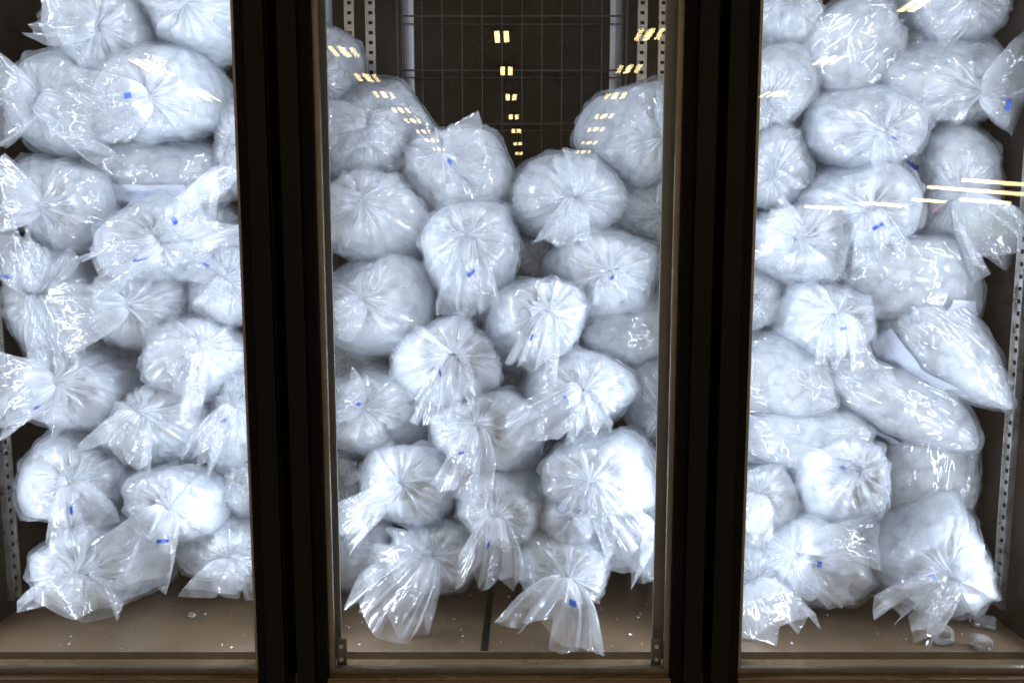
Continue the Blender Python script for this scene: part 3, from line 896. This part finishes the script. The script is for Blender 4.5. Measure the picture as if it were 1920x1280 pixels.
# ------------------------------------------------------------------ loose ice on the cabinet floor
def ice_cube(px, py, size, label, seed):
    rng = np.random.default_rng(seed)
    d = ray(px, py); p = CAM + d * ((size * 0.42 - CAM[2]) / d[2])
    u = np.linspace(0, 2 * math.pi, 20, endpoint=False); v = np.linspace(-math.pi / 2, math.pi / 2, 14)
    Vv, U = np.meshgrid(v, u, indexing='ij')
    e = 0.42
    q = np.stack([sgnpow(np.cos(Vv), e) * sgnpow(np.cos(U), e), sgnpow(np.cos(Vv), e) * sgnpow(np.sin(U), e), 0.8 * sgnpow(np.sin(Vv), e)], -1) * size * 0.5
    q *= (1 + 0.14 * sn(q, rng, 1.6 / size))[..., None]
    a = rng.uniform(0, 3); R = np.array([[math.cos(a), -math.sin(a), 0], [math.sin(a), math.cos(a), 0], [0, 0, 1]])
    q = q @ R.T
    me = grid_mesh('ice_cube', q, True)
    bm_cap = bpy.data.objects.new('ice_cube', me); COL.objects.link(bm_cap); me.materials.append(M['clear_ice'])
    bm_cap.location = (p[0], p[1], -q[..., 2].min() + 0.001)
    tag(bm_cap, label, 'ice cube', 'loose ice cubes on the freezer floor')
ice_cube(1766, 1187, 0.042, 'largest square clear ice cube lying alone on the floor', 1)
ice_cube(1832, 1163, 0.028, 'clear ice cube fused to its twin near the side wall', 2)
ice_cube(1852, 1166, 0.030, 'clear ice cube fused to its twin near the side wall', 3)
ice_cube(1840, 1205, 0.032, 'small rounded ice cube standing closest to the sill', 4)
ice_cube(1590, 1130, 0.028, 'chipped ice piece lying close to the floor bags', 5)
ice_cube(1573, 1136, 0.013, 'tiny ice splinter touching the chipped piece', 6)
ice_cube(358, 1153, 0.014, 'lone ice chip on the floor far from the cubes', 7)
ice_cube(1600, 1105, 0.024, 'ice piece peeking from under the film-wrapped floor bag', 8)
# crumbs and frost flecks
rng = np.random.default_rng(9)
cv = []; cf = []
for i in range(260):
    px = rng.uniform(60, 1880); py = rng.uniform(1085, 1222)
    d = ray(px, py); p = CAM + d * ((0.0008 - CAM[2]) / d[2])
    if not (0.05 < p[1] < 0.5) or abs(p[0]) > 1.07:
        continue
    s = 0.0006 + 0.0022 * rng.random() ** 3
    b = len(cv)
    for k in range(4):
        an = rng.uniform(0, 6.28)
        cv.append((p[0] + math.cos(an) * s * rng.uniform(.5, 2), p[1] + math.sin(an) * s * 1.4, 0.0006 + (s if k == 3 else 0)))
    cf += [(b, b + 1, b + 2), (b, b + 1, b + 3), (b + 1, b + 2, b + 3), (b, b + 2, b + 3)]
me = bpy.data.meshes.new('ice_crumbs'); me.from_pydata(cv, [], cf); me.update()
o = link('ice_crumbs', me, simple('frost_crumbs', (0.75, 0.78, 0.80), 0.25))
o['kind'] = 'stuff'; o['label'] = 'fine ice crumbs scattered over the brown freezer floor'; o['category'] = 'ice crumbs'

# ------------------------------------------------------------------ shop ceiling lamps, seen mirrored in the door glass
def lamp_at(px, py, H, wid, gap, length, turn=0.0, label=''):
    d = ray(px, py)                         # mirrored in the plane of the outer panes (y = 0)
    t = H / d[2]
    x = CAM[0] + d[0] * t; yv = CAM[1] + d[1] * t
    root = empty('ceiling_lamp', (x, -yv, CAM[2] + H), label, 'ceiling lamp', 'shop ceiling lamps facing the freezer')
    root.rotation_euler = (0, 0, turn)
    MB().box(-wid * 2.2, wid * 2.2, -length * 0.55, length * 0.55, 0.012, 0.09).build('housing', M['housing'], root)
    for s in (-1, 1):
        MB().box(s * gap - wid / 2, s * gap + wid / 2, -length / 2, length / 2, 0.0, 0.011).build('tube', M['tube'], root)
    return root
H = 4.0
for (px, py) in ((941, 70), (950, 134), (959, 183), (964, 220), (969, 246), (972, 270), (974, 288)):
    lamp_at(px, py, H, 0.09, 0.085, 0.62, 0, 'warm twin-tube shop ceiling lamp in the row square to the middle door')
for (px, py) in ((634, 97), (680, 146), (712, 178), (745, 207), (768, 227), (789, 247), (806, 264), (818, 280)):
    lamp_at(px, py, H, 0.09, 0.085, 0.62, 0, 'warm twin-tube shop ceiling lamp in the row seen over the highest bag')
for (px, py) in ((1228, 65), (1188, 130), (1162, 180), (1140, 218), (1124, 243), (1111, 268), (1100, 285)):
    lamp_at(px, py, H, 0.09, 0.085, 0.62, 0, 'warm twin-tube shop ceiling lamp in the row seen over the big mullion bag')
for (px, py) in ((1715, 10), (1545, 115), (1440, 178)):
    lamp_at(px, py, H, 0.09, 0.085, 0.62, 0, 'warm twin-tube shop ceiling lamp in the row seen in the door over the cubes')
for (px, py) in ((289, 127), (386, 180)):
    lamp_at(px, py, H, 0.07, 0.10, 1.2, 0, 'long pale twin-tube shop ceiling lamp in the row seen in the cubeless end door')
def far_panel(name, px, py, w, h, m, label, cat, group=None):
    d = ray(px, py); t = 22.5 / d[1]
    root = empty(name, (CAM[0] + d[0] * t, -(CAM[1] + 22.5), CAM[2] + d[2] * t - h / 2), label, cat, group)
    MB().box(-w / 2, w / 2, -0.02, 0.0, 0, h).build('lit_face', m, root)
    fr = MB()
    fr.box(-w / 2 - 0.06, -w / 2 - 0.001, -0.05, 0.03, -0.06, h + 0.06).box(w / 2 + 0.001, w / 2 + 0.06, -0.05, 0.03, -0.06, h + 0.06)
    fr.box(-w / 2, w / 2, -0.05, 0.03, h + 0.001, h + 0.06).box(-w / 2, w / 2, -0.05, 0.03, -0.06, -0.001)
    fr.build('surround', M['frame'], root)
M['red'] = emit('red_glow', (1.0, 0.10, 0.06), 2.6)
far_panel('shop_window', 1862, 415, 1.5, 0.9, M['daylight'], 'bright greenish daylit shop window far across the shop', 'window')
for (px, py, w, h) in ((1758, 392, 0.36, 0.2), (1546, 402, 0.14, 0.42), (1518, 400, 0.12, 0.3)):  # guessed glowing panels, added for the red patches mirrored in the door glass
    far_panel('red_glow_panel', px, py, w, h, M['red'], 'small red glowing panel added far across the shop', 'sign', 'red glowing panels across the shop')
for (px, py, w) in ((1790, 355, 1.6), (1880, 343, 2.2), (1890, 362, 1.8), (1740, 377, 1.0), (1650, 384, 1.2), (1540, 390, 1.0), (1850, 378, 1.4)):
    d = ray(px, py); t = 22.0 / d[1]
    x = CAM[0] + d[0] * t; z = CAM[2] + d[2] * t
    root = empty('strip_lamp', (x, -(CAM[1] + 22.0), z), 'long warm strip lamp hung low and far across the shop', 'strip lamp', 'far strip lamps across the shop')
    root.rotation_euler = (0, math.radians(4), 0)
    MB().box(-w / 2, w / 2, -0.06, 0.0, 0.02, 0.09).build('housing', M['housing'], root)
    MB().box(-w / 2, w / 2, 0.0, 0.06, -0.03, 0.05).build('tube', M['tube'], root)
